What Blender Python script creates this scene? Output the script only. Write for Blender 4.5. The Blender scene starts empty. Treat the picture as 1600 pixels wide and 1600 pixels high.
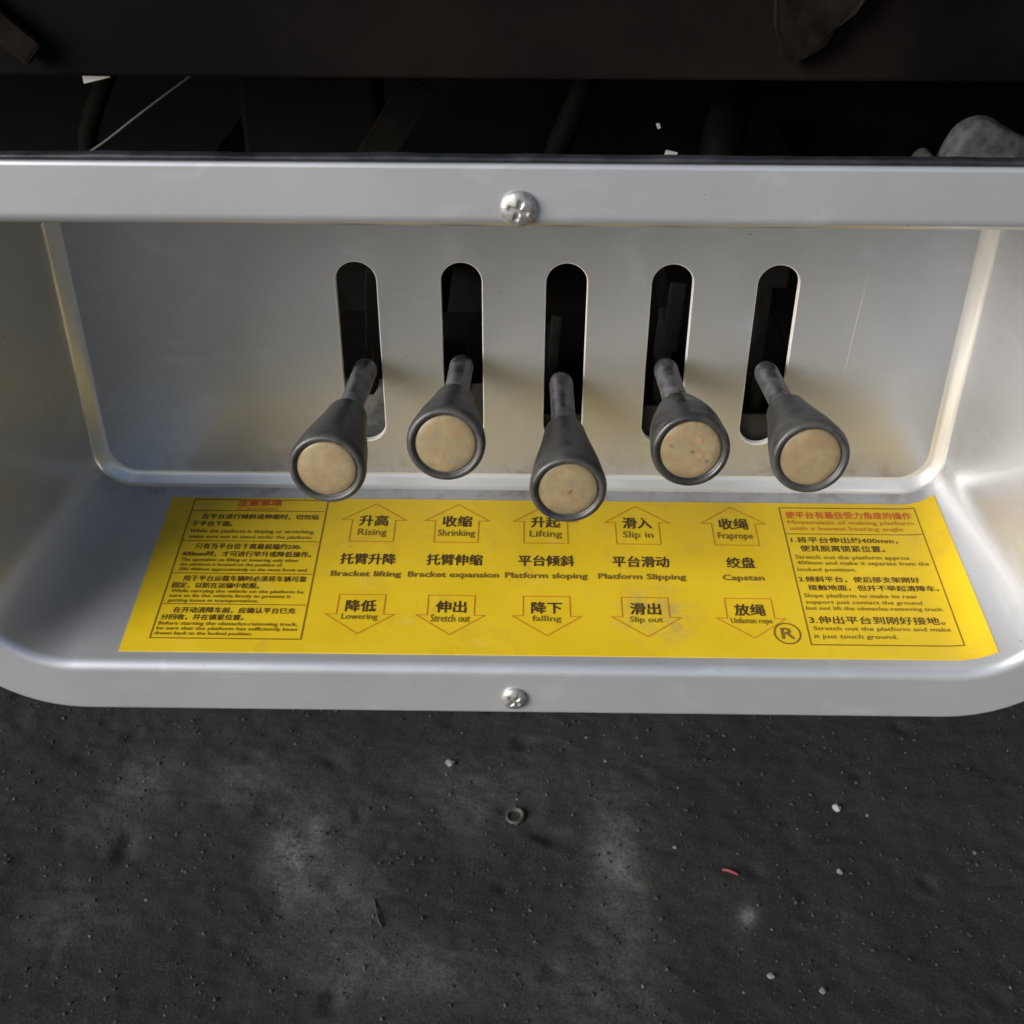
import bpy, bmesh, math, random
import numpy as np
from mathutils import Vector, Matrix, noise as mnoise

random.seed(7)
rng = np.random.default_rng(7)
S = bpy.context.scene
COL = S.collection
MM = 0.001

# ------------------------------------------------------------------ camera
cam_d = bpy.data.cameras.new('camera')
cam = bpy.data.objects.new('camera', cam_d)
COL.objects.link(cam)
cam_d.sensor_width = 36.0
cam_d.lens = 36.0 * 1864 / 1600
cam_d.clip_start = 0.01
cam_d.clip_end = 400.0
PITCH, YAW, ROLL = math.radians(34.1017), math.radians(-0.644), math.radians(0.2161)
fw = Vector((math.sin(YAW) * math.cos(PITCH), math.cos(YAW) * math.cos(PITCH), -math.sin(PITCH)))
rt = Vector((math.cos(YAW), -math.sin(YAW), 0))
up = rt.cross(fw)
r2 = math.cos(ROLL) * rt + math.sin(ROLL) * up
u2 = -math.sin(ROLL) * rt + math.cos(ROLL) * up
m3 = Matrix((r2, u2, -fw)).transposed()
cam.matrix_world = Matrix.Translation(Vector((-18.0151, -368.3374, 326.927)) * MM) @ m3.to_4x4()
S.camera = cam
cam_d.dof.use_dof = True
cam_d.dof.focus_distance = 0.50
cam_d.dof.aperture_fstop = 45.0

# ------------------------------------------------------------------ light
SUN_EL, SUN_AZ = math.radians(22), math.radians(-57)     # azimuth seen from the tray: 0 = straight out of its mouth, minus = to the left
SUN_DIR = Vector((math.sin(SUN_AZ) * math.cos(SUN_EL), -math.cos(SUN_AZ) * math.cos(SUN_EL), math.sin(SUN_EL)))
w = bpy.data.worlds.new('World')
S.world = w
w.use_nodes = True
nt = w.node_tree
bg = nt.nodes['Background']
sky = nt.nodes.new('ShaderNodeTexSky')
sky.sky_type = 'NISHITA'
sky.sun_disc = False
sky.sun_elevation = SUN_EL
sky.sun_rotation = math.atan2(SUN_DIR.x, SUN_DIR.y)
sky.air_density = 1.0
sky.dust_density = 2.0
sky.ozone_density = 1.0
nt.links.new(sky.outputs[0], bg.inputs['Color'])
bg.inputs['Strength'].default_value = 0.075
sun_d = bpy.data.lights.new('sun', 'SUN')
sun_d.energy = 3.5
sun_d.angle = math.radians(38)
sun_d.color = (1.0, 0.99, 0.98)
sun = bpy.data.objects.new('sun', sun_d)
COL.objects.link(sun)
sun.rotation_euler = (-SUN_DIR).to_track_quat('-Z', 'Y').to_euler()
sun.location = SUN_DIR * 5
S.view_settings.view_transform = 'Standard'
S.view_settings.look = 'None'
S.view_settings.gamma = 1.0
S.view_settings.use_curve_mapping = False
S.view_settings.exposure = 0.57

# ------------------------------------------------------------------ helpers
def mat(name, col, rough=0.5, metal=0.0, coat=0.0, coat_rough=0.1, spec=0.5):
    m = bpy.data.materials.new(name)
    m.use_nodes = True
    p = m.node_tree.nodes['Principled BSDF']
    p.inputs['Base Color'].default_value = (*col, 1)
    p.inputs['Roughness'].default_value = rough
    p.inputs['Metallic'].default_value = metal
    p.inputs['Coat Weight'].default_value = coat
    p.inputs['Coat Roughness'].default_value = coat_rough
    p.inputs['Specular IOR Level'].default_value = spec
    return m

class NB:
    """small node builder on a material"""
    def __init__(s, m):
        s.m, s.t = m, m.node_tree
        s.p = s.t.nodes['Principled BSDF']
    def n(s, typ, **kw):
        o = s.t.nodes.new(typ)
        for k, v in kw.items(): setattr(o, k, v)
        return o
    def l(s, a, b): s.t.links.new(a, b)
    def pos(s):
        return s.n('ShaderNodeNewGeometry').outputs['Position']
    def obj(s):
        return s.n('ShaderNodeTexCoord').outputs['Object']
    def noise(s, vec, scale, detail=4, rough=0.55, dist=0.0):
        o = s.n('ShaderNodeTexNoise')
        o.inputs['Scale'].default_value = scale
        o.inputs['Detail'].default_value = detail
        o.inputs['Roughness'].default_value = rough
        o.inputs['Distortion'].default_value = dist
        s.l(vec, o.inputs['Vector'])
        return o.outputs['Fac']
    def ramp(s, fac, stops):
        r = s.n('ShaderNodeValToRGB')
        e = r.color_ramp.elements
        while len(e) < len(stops): e.new(0.5)
        for i, (p, c) in enumerate(stops):
            e[i].position = p
            e[i].color = (c, c, c, 1) if not hasattr(c, '__len__') else (*c, 1)
        s.l(fac, r.inputs['Fac'])
        return r.outputs['Color']
    def mix(s, fac, a, b, mode='MIX'):
        o = s.n('ShaderNodeMix', data_type='RGBA', blend_type=mode)
        for v, i in ((fac, 0), (a, 6), (b, 7)):
            if hasattr(v, 'is_output') or isinstance(v, bpy.types.NodeSocket): s.l(v, o.inputs[i])
            elif hasattr(v, '__len__'): o.inputs[i].default_value = (*v, 1)
            else: o.inputs[i].default_value = v
        return o.outputs[2]
    def bump(s, height, strength, dist):
        b = s.n('ShaderNodeBump')
        b.inputs['Strength'].default_value = strength
        b.inputs['Distance'].default_value = dist
        s.l(height, b.inputs['Height'])
        s.l(b.outputs['Normal'], s.p.inputs['Normal'])
        return b
    def scale(s, vec, xyz):
        o = s.n('ShaderNodeVectorMath', operation='MULTIPLY')
        s.l(vec, o.inputs[0]); o.inputs[1].default_value = xyz
        return o.outputs[0]

def mesh_obj(name, verts, faces, m, parent=None, smooth=True, fmat=None):
    me = bpy.data.meshes.new(name)
    me.from_pydata([tuple(v) for v in verts], [], faces)
    for mm in (m if isinstance(m, (list, tuple)) else [m]): me.materials.append(mm)
    if fmat: me.polygons.foreach_set('material_index', fmat)
    if isinstance(smooth, bool): me.polygons.foreach_set('use_smooth', [smooth] * len(faces))
    else: me.polygons.foreach_set('use_smooth', smooth)
    me.update()
    o = bpy.data.objects.new(name, me)
    COL.objects.link(o)
    if parent: o.parent = parent
    return o

def bm_obj(name, bm, m, parent=None, smooth=False):
    bmesh.ops.recalc_face_normals(bm, faces=bm.faces)
    me = bpy.data.meshes.new(name)
    bm.to_mesh(me); bm.free()
    for mm in (m if isinstance(m, (list, tuple)) else [m]): me.materials.append(mm)
    me.polygons.foreach_set('use_smooth', [smooth] * len(me.polygons))
    o = bpy.data.objects.new(name, me)
    COL.objects.link(o)
    if parent: o.parent = parent
    return o

def add_box(bm, lo, hi, bevel=0.0, rot=None):
    """box between two corners in millimetres"""
    lo, hi = Vector(lo) * MM, Vector(hi) * MM
    c, d = (lo + hi) / 2, hi - lo
    mtx = Matrix.Translation(c) @ (rot if rot else Matrix.Identity(4)) @ Matrix.Diagonal((*d, 1))
    r = bmesh.ops.create_cube(bm, size=1, matrix=mtx)
    if bevel:
        es = list({e for v in r['verts'] for e in v.link_edges})
        bmesh.ops.bevel(bm, geom=es, offset=bevel * MM, segments=2, affect='EDGES', profile=0.6)

def tube(path, rad, seg=14, caps=True):
    """verts, faces of a tube round a list of points in millimetres; rad a number or a list"""
    P = [Vector(p) for p in path]
    n = len(P)
    R = rad if hasattr(rad, '__len__') else [rad] * n
    V, Fc = [], []
    t0 = (P[1] - P[0]).normalized()
    ref = t0.orthogonal().normalized()
    for i in range(n):
        t = (P[min(i + 1, n - 1)] - P[max(i - 1, 0)]).normalized()
        ref = (ref - t * ref.dot(t)).normalized()
        b = t.cross(ref)
        for k in range(seg):
            a = 2 * math.pi * k / seg
            V.append((P[i] + R[i] * (math.cos(a) * ref + math.sin(a) * b)) * MM)
    for i in range(n - 1):
        for k in range(seg):
            k2 = (k + 1) % seg
            Fc.append((i * seg + k, i * seg + k2, (i + 1) * seg + k2, (i + 1) * seg + k))
    if caps:
        Fc.append(tuple(range(seg))[::-1])
        Fc.append(tuple(range((n - 1) * seg, n * seg)))
    return V, Fc

def smooth_path(pts, n=8):
    out = []
    P = [Vector(p) for p in pts]
    for i in range(len(P) - 1):
        p0, p1, p2, p3 = P[max(i - 1, 0)], P[i], P[i + 1], P[min(i + 2, len(P) - 1)]
        for k in range(n):
            t = k / n
            out.append(0.5 * ((2 * p1) + (-p0 + p2) * t + (2 * p0 - 5 * p1 + 4 * p2 - p3) * t * t + (-p0 + 3 * p1 - 3 * p2 + p3) * t ** 3))
    out.append(P[-1])
    return out

def lathe(prof, seg=48):
    """profile of (t, r) in mm about +X-less axis: axis is local -Y (t grows along +Y)"""
    V, Fc, n = [], [], len(prof)
    for t, r in prof:
        for k in range(seg):
            a = 2 * math.pi * k / seg
            V.append((r * math.cos(a) * MM, t * MM, r * math.sin(a) * MM))
    for i in range(n - 1):
        for k in range(seg):
            k2 = (k + 1) % seg
            Fc.append((i * seg + k, i * seg + k2, (i + 1) * seg + k2, (i + 1) * seg + k))
    Fc.append(tuple(range(seg))[::-1]); Fc.append(tuple(range((n - 1) * seg, n * seg)))
    return V, Fc

def empty(name, loc=(0, 0, 0)):
    o = bpy.data.objects.new(name, None)
    o.empty_display_size = 0.02
    o.location = loc
    COL.objects.link(o)
    return o

def tag(o, label=None, cat=None, group=None, kind=None):
    if label: o['label'] = label
    if cat: o['category'] = cat
    if group: o['group'] = group
    if kind: o['kind'] = kind
    return o

# ------------------------------------------------------------------ materials
def silver_paint(name='silver_paint', c0=(0.46, 0.472, 0.50), c1=(0.53, 0.542, 0.57), r0=0.33, r1=0.38, metal=0.58):
    m = mat(name, c0, r0, metal, 0.5, 0.09)
    b = NB(m)
    P = b.pos()
    n1 = b.noise(P, 9, 5)
    n2 = b.noise(P, 60, 6, 0.6)
    base = b.mix(b.ramp(n1, [(0.35, 0.0), (0.7, 1.0)]), c0, c1)
    base = b.mix(b.ramp(n2, [(0.55, 0.0), (0.85, 0.14)]), base, (0.40, 0.38, 0.345))
    # chalky rubbed smears, drawn out sideways
    sm = b.noise(b.scale(P, (1.0, 1.0, 2.6)), 26, 5, 0.62, 1.2)
    smf = b.ramp(sm, [(0.56, 0.0), (0.74, 0.4)])
    base = b.mix(smf, base, (0.64, 0.66, 0.69))
    # fine handling scratches
    sc = b.noise(b.scale(P, (7.0, 7.0, 0.35)), 150, 2, 0.5)
    scm = b.noise(P, 17, 2)
    scf = b.mix(b.ramp(scm, [(0.56, 0.0), (0.66, 1.0)]), (0, 0, 0), b.ramp(sc, [(0.69, 0.0), (0.73, 0.45)]))
    base = b.mix(scf, base, (0.66, 0.655, 0.64))
    # dark flecks of grease
    fl = b.noise(P, 330, 2, 0.6)
    base = b.mix(b.ramp(fl, [(0.745, 0.0), (0.77, 0.7)]), base, (0.16, 0.13, 0.10))
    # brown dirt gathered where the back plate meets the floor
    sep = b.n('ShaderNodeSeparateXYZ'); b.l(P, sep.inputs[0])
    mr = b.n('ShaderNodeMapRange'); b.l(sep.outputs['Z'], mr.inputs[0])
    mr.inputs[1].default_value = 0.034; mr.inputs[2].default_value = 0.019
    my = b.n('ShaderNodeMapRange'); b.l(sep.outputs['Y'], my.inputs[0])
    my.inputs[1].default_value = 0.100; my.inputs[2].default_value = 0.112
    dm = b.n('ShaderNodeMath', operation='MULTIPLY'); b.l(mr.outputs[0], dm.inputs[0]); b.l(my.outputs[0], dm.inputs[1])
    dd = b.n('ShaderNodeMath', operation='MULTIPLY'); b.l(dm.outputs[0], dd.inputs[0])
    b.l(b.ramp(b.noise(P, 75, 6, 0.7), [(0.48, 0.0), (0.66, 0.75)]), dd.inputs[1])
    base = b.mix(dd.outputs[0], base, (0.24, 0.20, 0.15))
    mz = b.n('ShaderNodeMapRange'); b.l(sep.outputs['Z'], mz.inputs[0])
    mz.inputs[1].default_value = -0.0238; mz.inputs[2].default_value = -0.0246
    ch = b.n('ShaderNodeMath', operation='MULTIPLY'); b.l(mz.outputs[0], ch.inputs[0])
    b.l(b.ramp(b.noise(P, 40, 4, 0.7), [(0.50, 0.0), (0.56, 0.9)]), ch.inputs[1])
    base = b.mix(ch.outputs[0], base, (0.82, 0.82, 0.82))
    b.l(base, b.p.inputs['Base Color'])
    rr = b.mix(smf, b.ramp(n1, [(0.35, r0), (0.7, r1)]), (0.40, 0.40, 0.40))
    b.l(rr, b.p.inputs['Roughness'])
    b.bump(n1, 0.05, 0.004)
    return m

def yellow_vinyl():
    m = mat('yellow_vinyl', (0.74, 0.49, 0.008), 0.38, 0, 0.15, 0.2)
    b = NB(m)
    P = b.pos()
    n1 = b.noise(P, 30, 4)
    n2 = b.noise(P, 420, 3, 0.7)
    n4 = b.noise(P, 22, 2)
    base = b.mix(b.ramp(n1, [(0.35, 0), (0.7, 1)]), (0.61, 0.415, 0.005), (0.66, 0.458, 0.008))
    sp = b.ramp(n2, [(0.66, 0.0), (0.73, 0.8)])
    sp = b.mix(b.ramp(n4, [(0.5, 0.0), (0.62, 1.0)]), (0, 0, 0), sp)
    base = b.mix(sp, base, (0.22, 0.14, 0.03))
    gr = b.noise(P, 48, 6, 0.68, 0.6)
    base = b.mix(b.ramp(gr, [(0.54, 0.0), (0.74, 0.42)]), base, (0.40, 0.27, 0.035))
    fd = b.noise(b.scale(P, (1.0, 2.0, 1.0)), 65, 4, 0.6)
    base = b.mix(b.ramp(fd, [(0.60, 0.0), (0.74, 0.35)]), base, (0.62, 0.47, 0.10))
    d = b.n('ShaderNodeVectorMath', operation='DISTANCE'); b.l(P, d.inputs[0]); d.inputs[1].default_value = (0.040, 0.031, 0.004)
    mr = b.n('ShaderNodeMapRange'); b.l(d.outputs['Value'], mr.inputs[0])
    mr.inputs[1].default_value = 0.022; mr.inputs[2].default_value = 0.004
    ml = b.n('ShaderNodeMath', operation='MULTIPLY'); b.l(mr.outputs[0], ml.inputs[0])
    b.l(b.ramp(b.noise(P, 130, 5, 0.7), [(0.40, 0.0), (0.66, 0.9)]), ml.inputs[1])
    base = b.mix(ml.outputs[0], base, (0.33, 0.25, 0.10))       # grey rub over the lower arrow
    b.l(base, b.p.inputs['Base Color'])
    b.l(b.ramp(n1, [(0.3, 0.42), (0.7, 0.55)]), b.p.inputs['Roughness'])
    b.bump(n1, 0.08, 0.003)
    return m

def knob_plastic(name, c0, c1, r0, r1):
    m = mat(name, c0, r0, 0)
    b = NB(m)
    P = b.pos()
    n = b.noise(P, 120, 5, 0.6)
    n2 = b.noise(P, 1200, 2)
    b.l(b.mix(b.ramp(n, [(0.35, 0), (0.7, 1)]), c0, c1), b.p.inputs['Base Color'])
    b.l(b.ramp(n, [(0.3, r0), (0.7, r1)]), b.p.inputs['Roughness'])
    b.bump(n2, 0.12, 0.0006)
    return m

def cap_plastic():
    m = mat('cream_cap_plastic', (0.50, 0.40, 0.22), 0.42, 0, 0.15, 0.2)
    b = NB(m)
    P = b.pos()
    n = b.noise(P, 110, 3, 0.6)
    n2 = b.noise(P, 260, 4, 0.6)
    base = b.mix(b.ramp(n, [(0.35, 0), (0.65, 1)]), (0.27, 0.212, 0.115), (0.215, 0.168, 0.085))
    base = b.mix(b.ramp(n2, [(0.48, 0), (0.68, 0.6)]), base, (0.235, 0.128, 0.068))
    n6 = b.noise(P, 190, 4, 0.65, 0.8)
    base = b.mix(b.ramp(n6, [(0.52, 0), (0.66, 0.7)]), base, (0.19, 0.165, 0.115))
    n5 = b.noise(P, 800, 4, 0.7)
    base = b.mix(b.ramp(n5, [(0.60, 0), (0.72, 0.5)]), base, (0.22, 0.17, 0.10))
    # grime round the rim of each cap
    o_ = b.obj()
    sp_ = b.n('ShaderNodeSeparateXYZ'); b.l(o_, sp_.inputs[0])
    cb = b.n('ShaderNodeCombineXYZ'); b.l(sp_.outputs['X'], cb.inputs['X']); b.l(sp_.outputs['Z'], cb.inputs['Z'])
    ln = b.n('ShaderNodeVectorMath', operation='LENGTH'); b.l(cb.outputs[0], ln.inputs[0])
    mr = b.n('ShaderNodeMapRange'); b.l(ln.outputs['Value'], mr.inputs[0]); mr.inputs[1].default_value = 0.0085; mr.inputs[2].default_value = 0.0117
    gm = b.n('ShaderNodeMath', operation='MULTIPLY'); b.l(mr.outputs[0], gm.inputs[0]); b.l(b.ramp(n2, [(0.35, 0.15), (0.6, 0.8)]), gm.inputs[1])
    base = b.mix(gm.outputs[0], base, (0.17, 0.125, 0.07))
    b.l(base, b.p.inputs['Base Color'])
    b.bump(n2, 0.1, 0.0006)
    return m

def steel_paint(name, c0, c1, r=0.42, metal=0.5, sc=140, spec=0.5):
    m = mat(name, c0, r, metal, spec=spec)
    b = NB(m)
    P = b.pos()
    n = b.noise(P, sc, 6, 0.65)
    b.l(b.mix(b.ramp(n, [(0.38, 0), (0.66, 1)]), c0, c1), b.p.inputs['Base Color'])
    b.l(b.ramp(n, [(0.3, r - 0.08), (0.7, r + 0.2)]), b.p.inputs['Roughness'])
    b.bump(n, 0.25, 0.001)
    return m

M = dict(
    silver=silver_paint(), bend=mat('highlight_bend_paint', (0.70, 0.695, 0.68), 0.26, 0.45, 0.4, 0.1), yellow=yellow_vinyl(), cap=cap_plastic(),  # bend: paler, glossier silver with the bevel's highlight put into its colour
    knob=knob_plastic('dusty_black_plastic', (0.026, 0.0255, 0.025), (0.062, 0.059, 0.055), 0.34, 0.55),
    knobdark=knob_plastic('clean_black_plastic', (0.014, 0.0145, 0.015), (0.045, 0.044, 0.042), 0.22, 0.45),
    rod=steel_paint('worn_grey_steel', (0.075, 0.075, 0.082), (0.23, 0.23, 0.255), 0.36, 0.6),
    ink=mat('dark_brown_ink', (0.055, 0.028, 0.007), 0.5),
    ink2=mat('olive_brown_ink', (0.17, 0.10, 0.009), 0.5),
    line=mat('brown_line_ink', (0.20, 0.115, 0.008), 0.5),
    orange=mat('orange_line_ink', (0.48, 0.17, 0.010), 0.5),
    red=mat('faded_red_ink', (0.55, 0.085, 0.02), 0.5),
    redlight=mat('orange_tint_ink', (0.66, 0.33, 0.03), 0.5),
    zinc=steel_paint('zinc_screw', (0.50, 0.50, 0.50), (0.24, 0.225, 0.20), 0.36, 0.7, 420),
    rubber=steel_paint('black_edge_rubber', (0.012, 0.013, 0.015), (0.03, 0.032, 0.036), 0.3, 0.0, 60),
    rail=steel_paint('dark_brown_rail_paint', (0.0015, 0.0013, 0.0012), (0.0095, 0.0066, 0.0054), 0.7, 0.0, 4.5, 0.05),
    blocker=steel_paint('dark_brown_blocker_paint', (0.022, 0.018, 0.015), (0.035, 0.027, 0.022), 0.5, 0.0, 9),
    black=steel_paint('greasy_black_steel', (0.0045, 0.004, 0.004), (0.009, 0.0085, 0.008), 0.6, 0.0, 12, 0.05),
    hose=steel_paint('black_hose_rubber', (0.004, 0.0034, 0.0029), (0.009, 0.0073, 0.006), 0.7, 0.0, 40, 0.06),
    cast=steel_paint('dirty_grey_casting', (0.018, 0.0185, 0.019), (0.050, 0.052, 0.054), 0.65, 0.0, 170, 0.25),
    cast2=steel_paint('grey_valve_casting', (0.07, 0.07, 0.07), (0.20, 0.20, 0.195), 0.65, 0.1, 150),
    cast3=steel_paint('dark_valve_casting', (0.010, 0.0095, 0.009), (0.028, 0.026, 0.024), 0.6, 0.1, 130),
    brown=steel_paint('brown_valve_casting', (0.006, 0.0045, 0.004), (0.016, 0.012, 0.0105), 0.7, 0.0, 130),
    rust=steel_paint('brown_rusty_steel', (0.0035, 0.0028, 0.0024), (0.012, 0.0085, 0.007), 0.9, 0.0, 60, 0.04),
    pale=mat('light_sliver_white', (0.7, 0.7, 0.68), 0.5),
    wire=mat('grey_wire', (0.085, 0.085, 0.085), 0.5, 0.2),
    cut=mat('raw_cut_edge', (0.72, 0.71, 0.68), 0.5),
    scratch=mat('pale_scratch', (0.53, 0.525, 0.515), 0.45, 0.35),
)

# ------------------------------------------------------------------ the tray
CX = -21.0
D = 117.7
SLOPE = 0.1203
def W(y): return 218.0 - 17.0 * y / D            # half width of the recess
def RC(y): return 37.0 - 19.0 * y / D            # corner radius of the recess
def ZB(y): return SLOPE * y
def ZT(y): return 187.4 - SLOPE * y

def outline(hw, zb, zt, R, y, nc=14, nx=10, nz=6):
    """rounded rectangle, anticlockwise seen from the front, in millimetres"""
    pts = []
    def arc(cx, cz, a0):
        for k in range(nc + 1):
            a = a0 + math.pi / 2 * k / nc
            pts.append((cx + R * math.cos(a), y, cz + R * math.sin(a)))
    def run(a, b, n):
        for k in range(1, n): pts.append(tuple(a[i] + (b[i] - a[i]) * k / n for i in range(3)))
    x0, x1 = CX - hw, CX + hw
    run((x0 + R, y, zb), (x1 - R, y, zb), nx)
    arc(x1 - R, zb + R, -math.pi / 2)
    run((x1, y, zb + R), (x1, y, zt - R), nz)
    arc(x1 - R, zt - R, 0)
    run((x1 - R, y, zt), (x0 + R, y, zt), nx)
    arc(x0 + R, zt - R, math.pi / 2)
    run((x0, y, zt - R), (x0, y, zb + R), nz)
    arc(x0 + R, zb + R, math.pi)
    return pts

def build_tray():
    rings, flat = [], []
    def ring(inset_hw, dzb, dzt, R, y): rings.append(outline(inset_hw, dzb, dzt, R, y))
    OHW, OZB, OZT, OR = 240.0, -25.0, 208.4, 60.0
    ring(OHW, OZB, OZT, OR, 4.0)
    ring(OHW, OZB, OZT, OR, 1.6)
    for a in (30, 60, 90):
        s, c = math.sin(math.radians(a)), math.cos(math.radians(a))
        i = 1.6 * (1 - c)
        ring(OHW - i, OZB + i, OZT - i, OR - i, 1.6 * (1 - s))
    nflat = len(rings) - 1
    rr = 4.0                                        # roll from flange into wall
    for a in range(0, 91, 15):
        s, c = math.sin(math.radians(a)), math.cos(math.radians(a))
        g = rr * (1 - s)
        y = rr * (1 - c)
        ring(W(y) + g, ZB(y) - g, ZT(y) + g, RC(y) + g, y)
    for k in range(1, 9):
        y = rr + (D - 5.3 - rr) * k / 8
        ring(W(y), ZB(y), ZT(y), RC(y), y)
    # bevelled band into the back plate: straight, with small rounded shoulders
    prof = []
    for p0, p1, p2 in (((2.2, 0), (3.6, 0.1), (4.6, 1.2)), ((6.0, 3.0), (7.3, 4.4), (7.4, 6.0))):
        for k in range(6):
            t = k / 5
            prof.append(tuple((1 - t) ** 2 * p0[i] + 2 * t * (1 - t) * p1[i] + t * t * p2[i] for i in (0, 1)))
    for dy, g in prof[1:]:
        y = D - 7.4 + dy
        ring(W(y) - g, ZB(y) + g, ZT(y) - g, max(RC(y) - g * 0.7, 6), y)
    bm = bmesh.new()
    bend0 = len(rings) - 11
    vr = [[bm.verts.new(Vector(p) * MM) for p in r] for r in rings]
    n = len(rings[0])
    for i in range(len(vr) - 1):
        for k in range(n):
            k2 = (k + 1) % n
            f = bm.faces.new((vr[i][k], vr[i][k2], vr[i + 1][k2], vr[i + 1][k]))
            f.smooth = (i != nflat)
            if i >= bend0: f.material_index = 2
    # the back plate with its five slots
    edges = []
    lastr = vr[-1]
    for k in range(n): edges.append(bm.edges.get((lastr[k], lastr[(k + 1) % n])))
    hr = 9.4
    loops = []
    for sx in (-92, -46, 0, 46, 92):
        lp = []
        for k in range(17):
            a = math.pi * k / 16
            lp.append((sx + hr * math.cos(a), D, 127.8 - hr + hr * math.sin(a)))
        for k in range(17):
            a = math.pi + math.pi * k / 16
            lp.append((sx + hr * math.cos(a), D, 37.4 + hr + hr * math.sin(a)))
        vs = [bm.verts.new(Vector(p) * MM) for p in lp]
        loops.append(vs)
        for k in range(len(vs)):
            edges.append(bm.edges.new((vs[k], vs[(k + 1) % len(vs)])))
    r = bmesh.ops.triangle_fill(bm, edges=edges, use_beauty=True, use_dissolve=False, normal=(0, -1, 0))
    for g in r['geom']:
        if isinstance(g, bmesh.types.BMFace): g.smooth = False
    for vs in loops:                                # cut edges of the sheet
        sxm = sum(v.co.x for v in vs) / len(vs)
        def shrink(v, d):
            zc = min(max(v.co.z, (37.4 + 9.4) * MM), (127.8 - 9.4) * MM)
            r_ = Vector((v.co.x - sxm, 0, v.co.z - zc))
            return v.co - r_.normalized() * d
        v1 = [bm.verts.new(shrink(v, 0.00045) + Vector((0, 0.0003, 0))) for v in vs]
        v2 = [bm.verts.new(shrink(v, 0.0005) + Vector((0, 0.0032, 0))) for v in vs]
        for a, b in ((vs, v1), (v1, v2)):
            for k in range(len(vs)):
                k2 = (k + 1) % len(vs)
                f = bm.faces.new((a[k2], a[k], b[k], b[k2])); f.smooth = True; f.material_index = 1
    bmesh.ops.recalc_face_normals(bm, faces=bm.faces)
    me = bpy.data.meshes.new('tray_shell')
    bm.to_mesh(me); bm.free()
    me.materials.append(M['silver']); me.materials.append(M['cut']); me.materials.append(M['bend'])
    o = bpy.data.objects.new('tray_shell', me)
    COL.objects.link(o)
    return o

tray = empty('control_tray', (CX * MM, 0, -0.025))
tag(tray, 'silver painted recessed control tray with five slots and a yellow instruction sticker', 'control panel')
TI = Matrix.Translation((-CX * MM, 0, 0.025))
def to_tray(o):
    o.parent = tray
    o.matrix_parent_inverse = TI
    return o
shell = to_tray(build_tray())

# black edging along the top of the tray
bm = bmesh.new()
add_box(bm, (CX - 196, 0.2, 208.6), (CX + 196, 5.0, 210.2), 0.6)
bmesh.ops.subdivide_edges(bm, edges=[e for e in bm.edges if abs((e.verts[0].co - e.verts[1].co).x) > 0.1], cuts=60)
for v in bm.verts:
    if v.co.z > 0.2096: v.co.z += 0.0004 * mnoise.noise(Vector((v.co.x * 25, 3, 1))) + 0.0003 * mnoise.noise(Vector((v.co.x * 90, 3, 1)))
to_tray(bm_obj('edging', bm, M['rubber'], None, True))

# cross-head screws in the flange
def screw(x, z, rad, spin, tilt):
    V, Fc = [(0, 0, 0)], []
    NR, NA = 22, 64
    V = []
    for i in range(NR + 1):
        q = i / NR
        r = rad * math.sin(q * math.pi / 2)
        h = 0.5 + rad * 0.42 * math.cos(q * math.pi / 2)
        for k in range(NA):
            a = 2 * math.pi * k / NA
            xx, zz = r * math.cos(a), r * math.sin(a)
            m_ = 0.0
            for u, v in ((xx, zz), (zz, xx)):
                wv = 0.75 + 0.1 * (1 - abs(u) / rad)
                if abs(u) < rad * 0.62:
                    e = max(0.0, 1 - max(0, abs(v) - wv * 0.75) / 0.35)
                    e2 = min(1.0, (rad * 0.62 - abs(u)) / 0.9)
                    m_ = max(m_, e * e2)
            V.append((xx * MM, -(h - 0.65 * m_) * MM, zz * MM))
    for k in range(NA):
        a = 2 * math.pi * k / NA
        V.append((rad * math.cos(a) * MM, 0.0003, rad * math.sin(a) * MM))
    for i in range(NR + 1):
        for k in range(NA):
            k2 = (k + 1) % NA
            Fc.append((i * NA + k, i * NA + k2, (i + 1) * NA + k2, (i + 1) * NA + k))
    o = mesh_obj('screw', V, Fc, M['zinc'])
    o.matrix_world = Matrix.Translation((x * MM, -0.0002, z * MM)) @ Matrix.Rotation(spin, 4, 'Y') @ Matrix.Rotation(tilt, 4, 'X')
    mw = o.matrix_world.copy()
    o.parent = tray; o.matrix_parent_inverse = TI
    o.matrix_basis = mw
    return o
screw(-20.5, 194.2, 5.9, 0.28, 0.02)
screw(-21.0, -15.9, 5.4, 0.75, -0.04)

# pale scratches on the back plate
def scratch(pts, wd):
    P = [Vector(p) for p in pts]
    V, Fc = [], []
    for i, p in enumerate(P):
        w_ = wd * (0.35 + 0.65 * math.sin(math.pi * (i + 0.4) / (len(P))))
        V += [(p + Vector((-w_, 0, 0))) * MM, (p + Vector((w_, 0, 0))) * MM, (p + Vector((w_, 0.12, 0))) * MM, (p + Vector((-w_, 0.12, 0))) * MM]
    for i in range(len(P) - 1):
        a, b = i * 4, i * 4 + 4
        Fc.append((a, a + 1, b + 1, b))
    return to_tray(mesh_obj('scratch', V, Fc, M['scratch'], None, False))
scratch([(129.0 + dx, D - 0.1, z) for dx, z in ((1.6, 127), (0.7, 120), (0.3, 112), (-0.3, 103), (-0.9, 92), (-1.5, 81), (-1.8, 72), (-2.3, 62))], 0.3)

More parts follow.
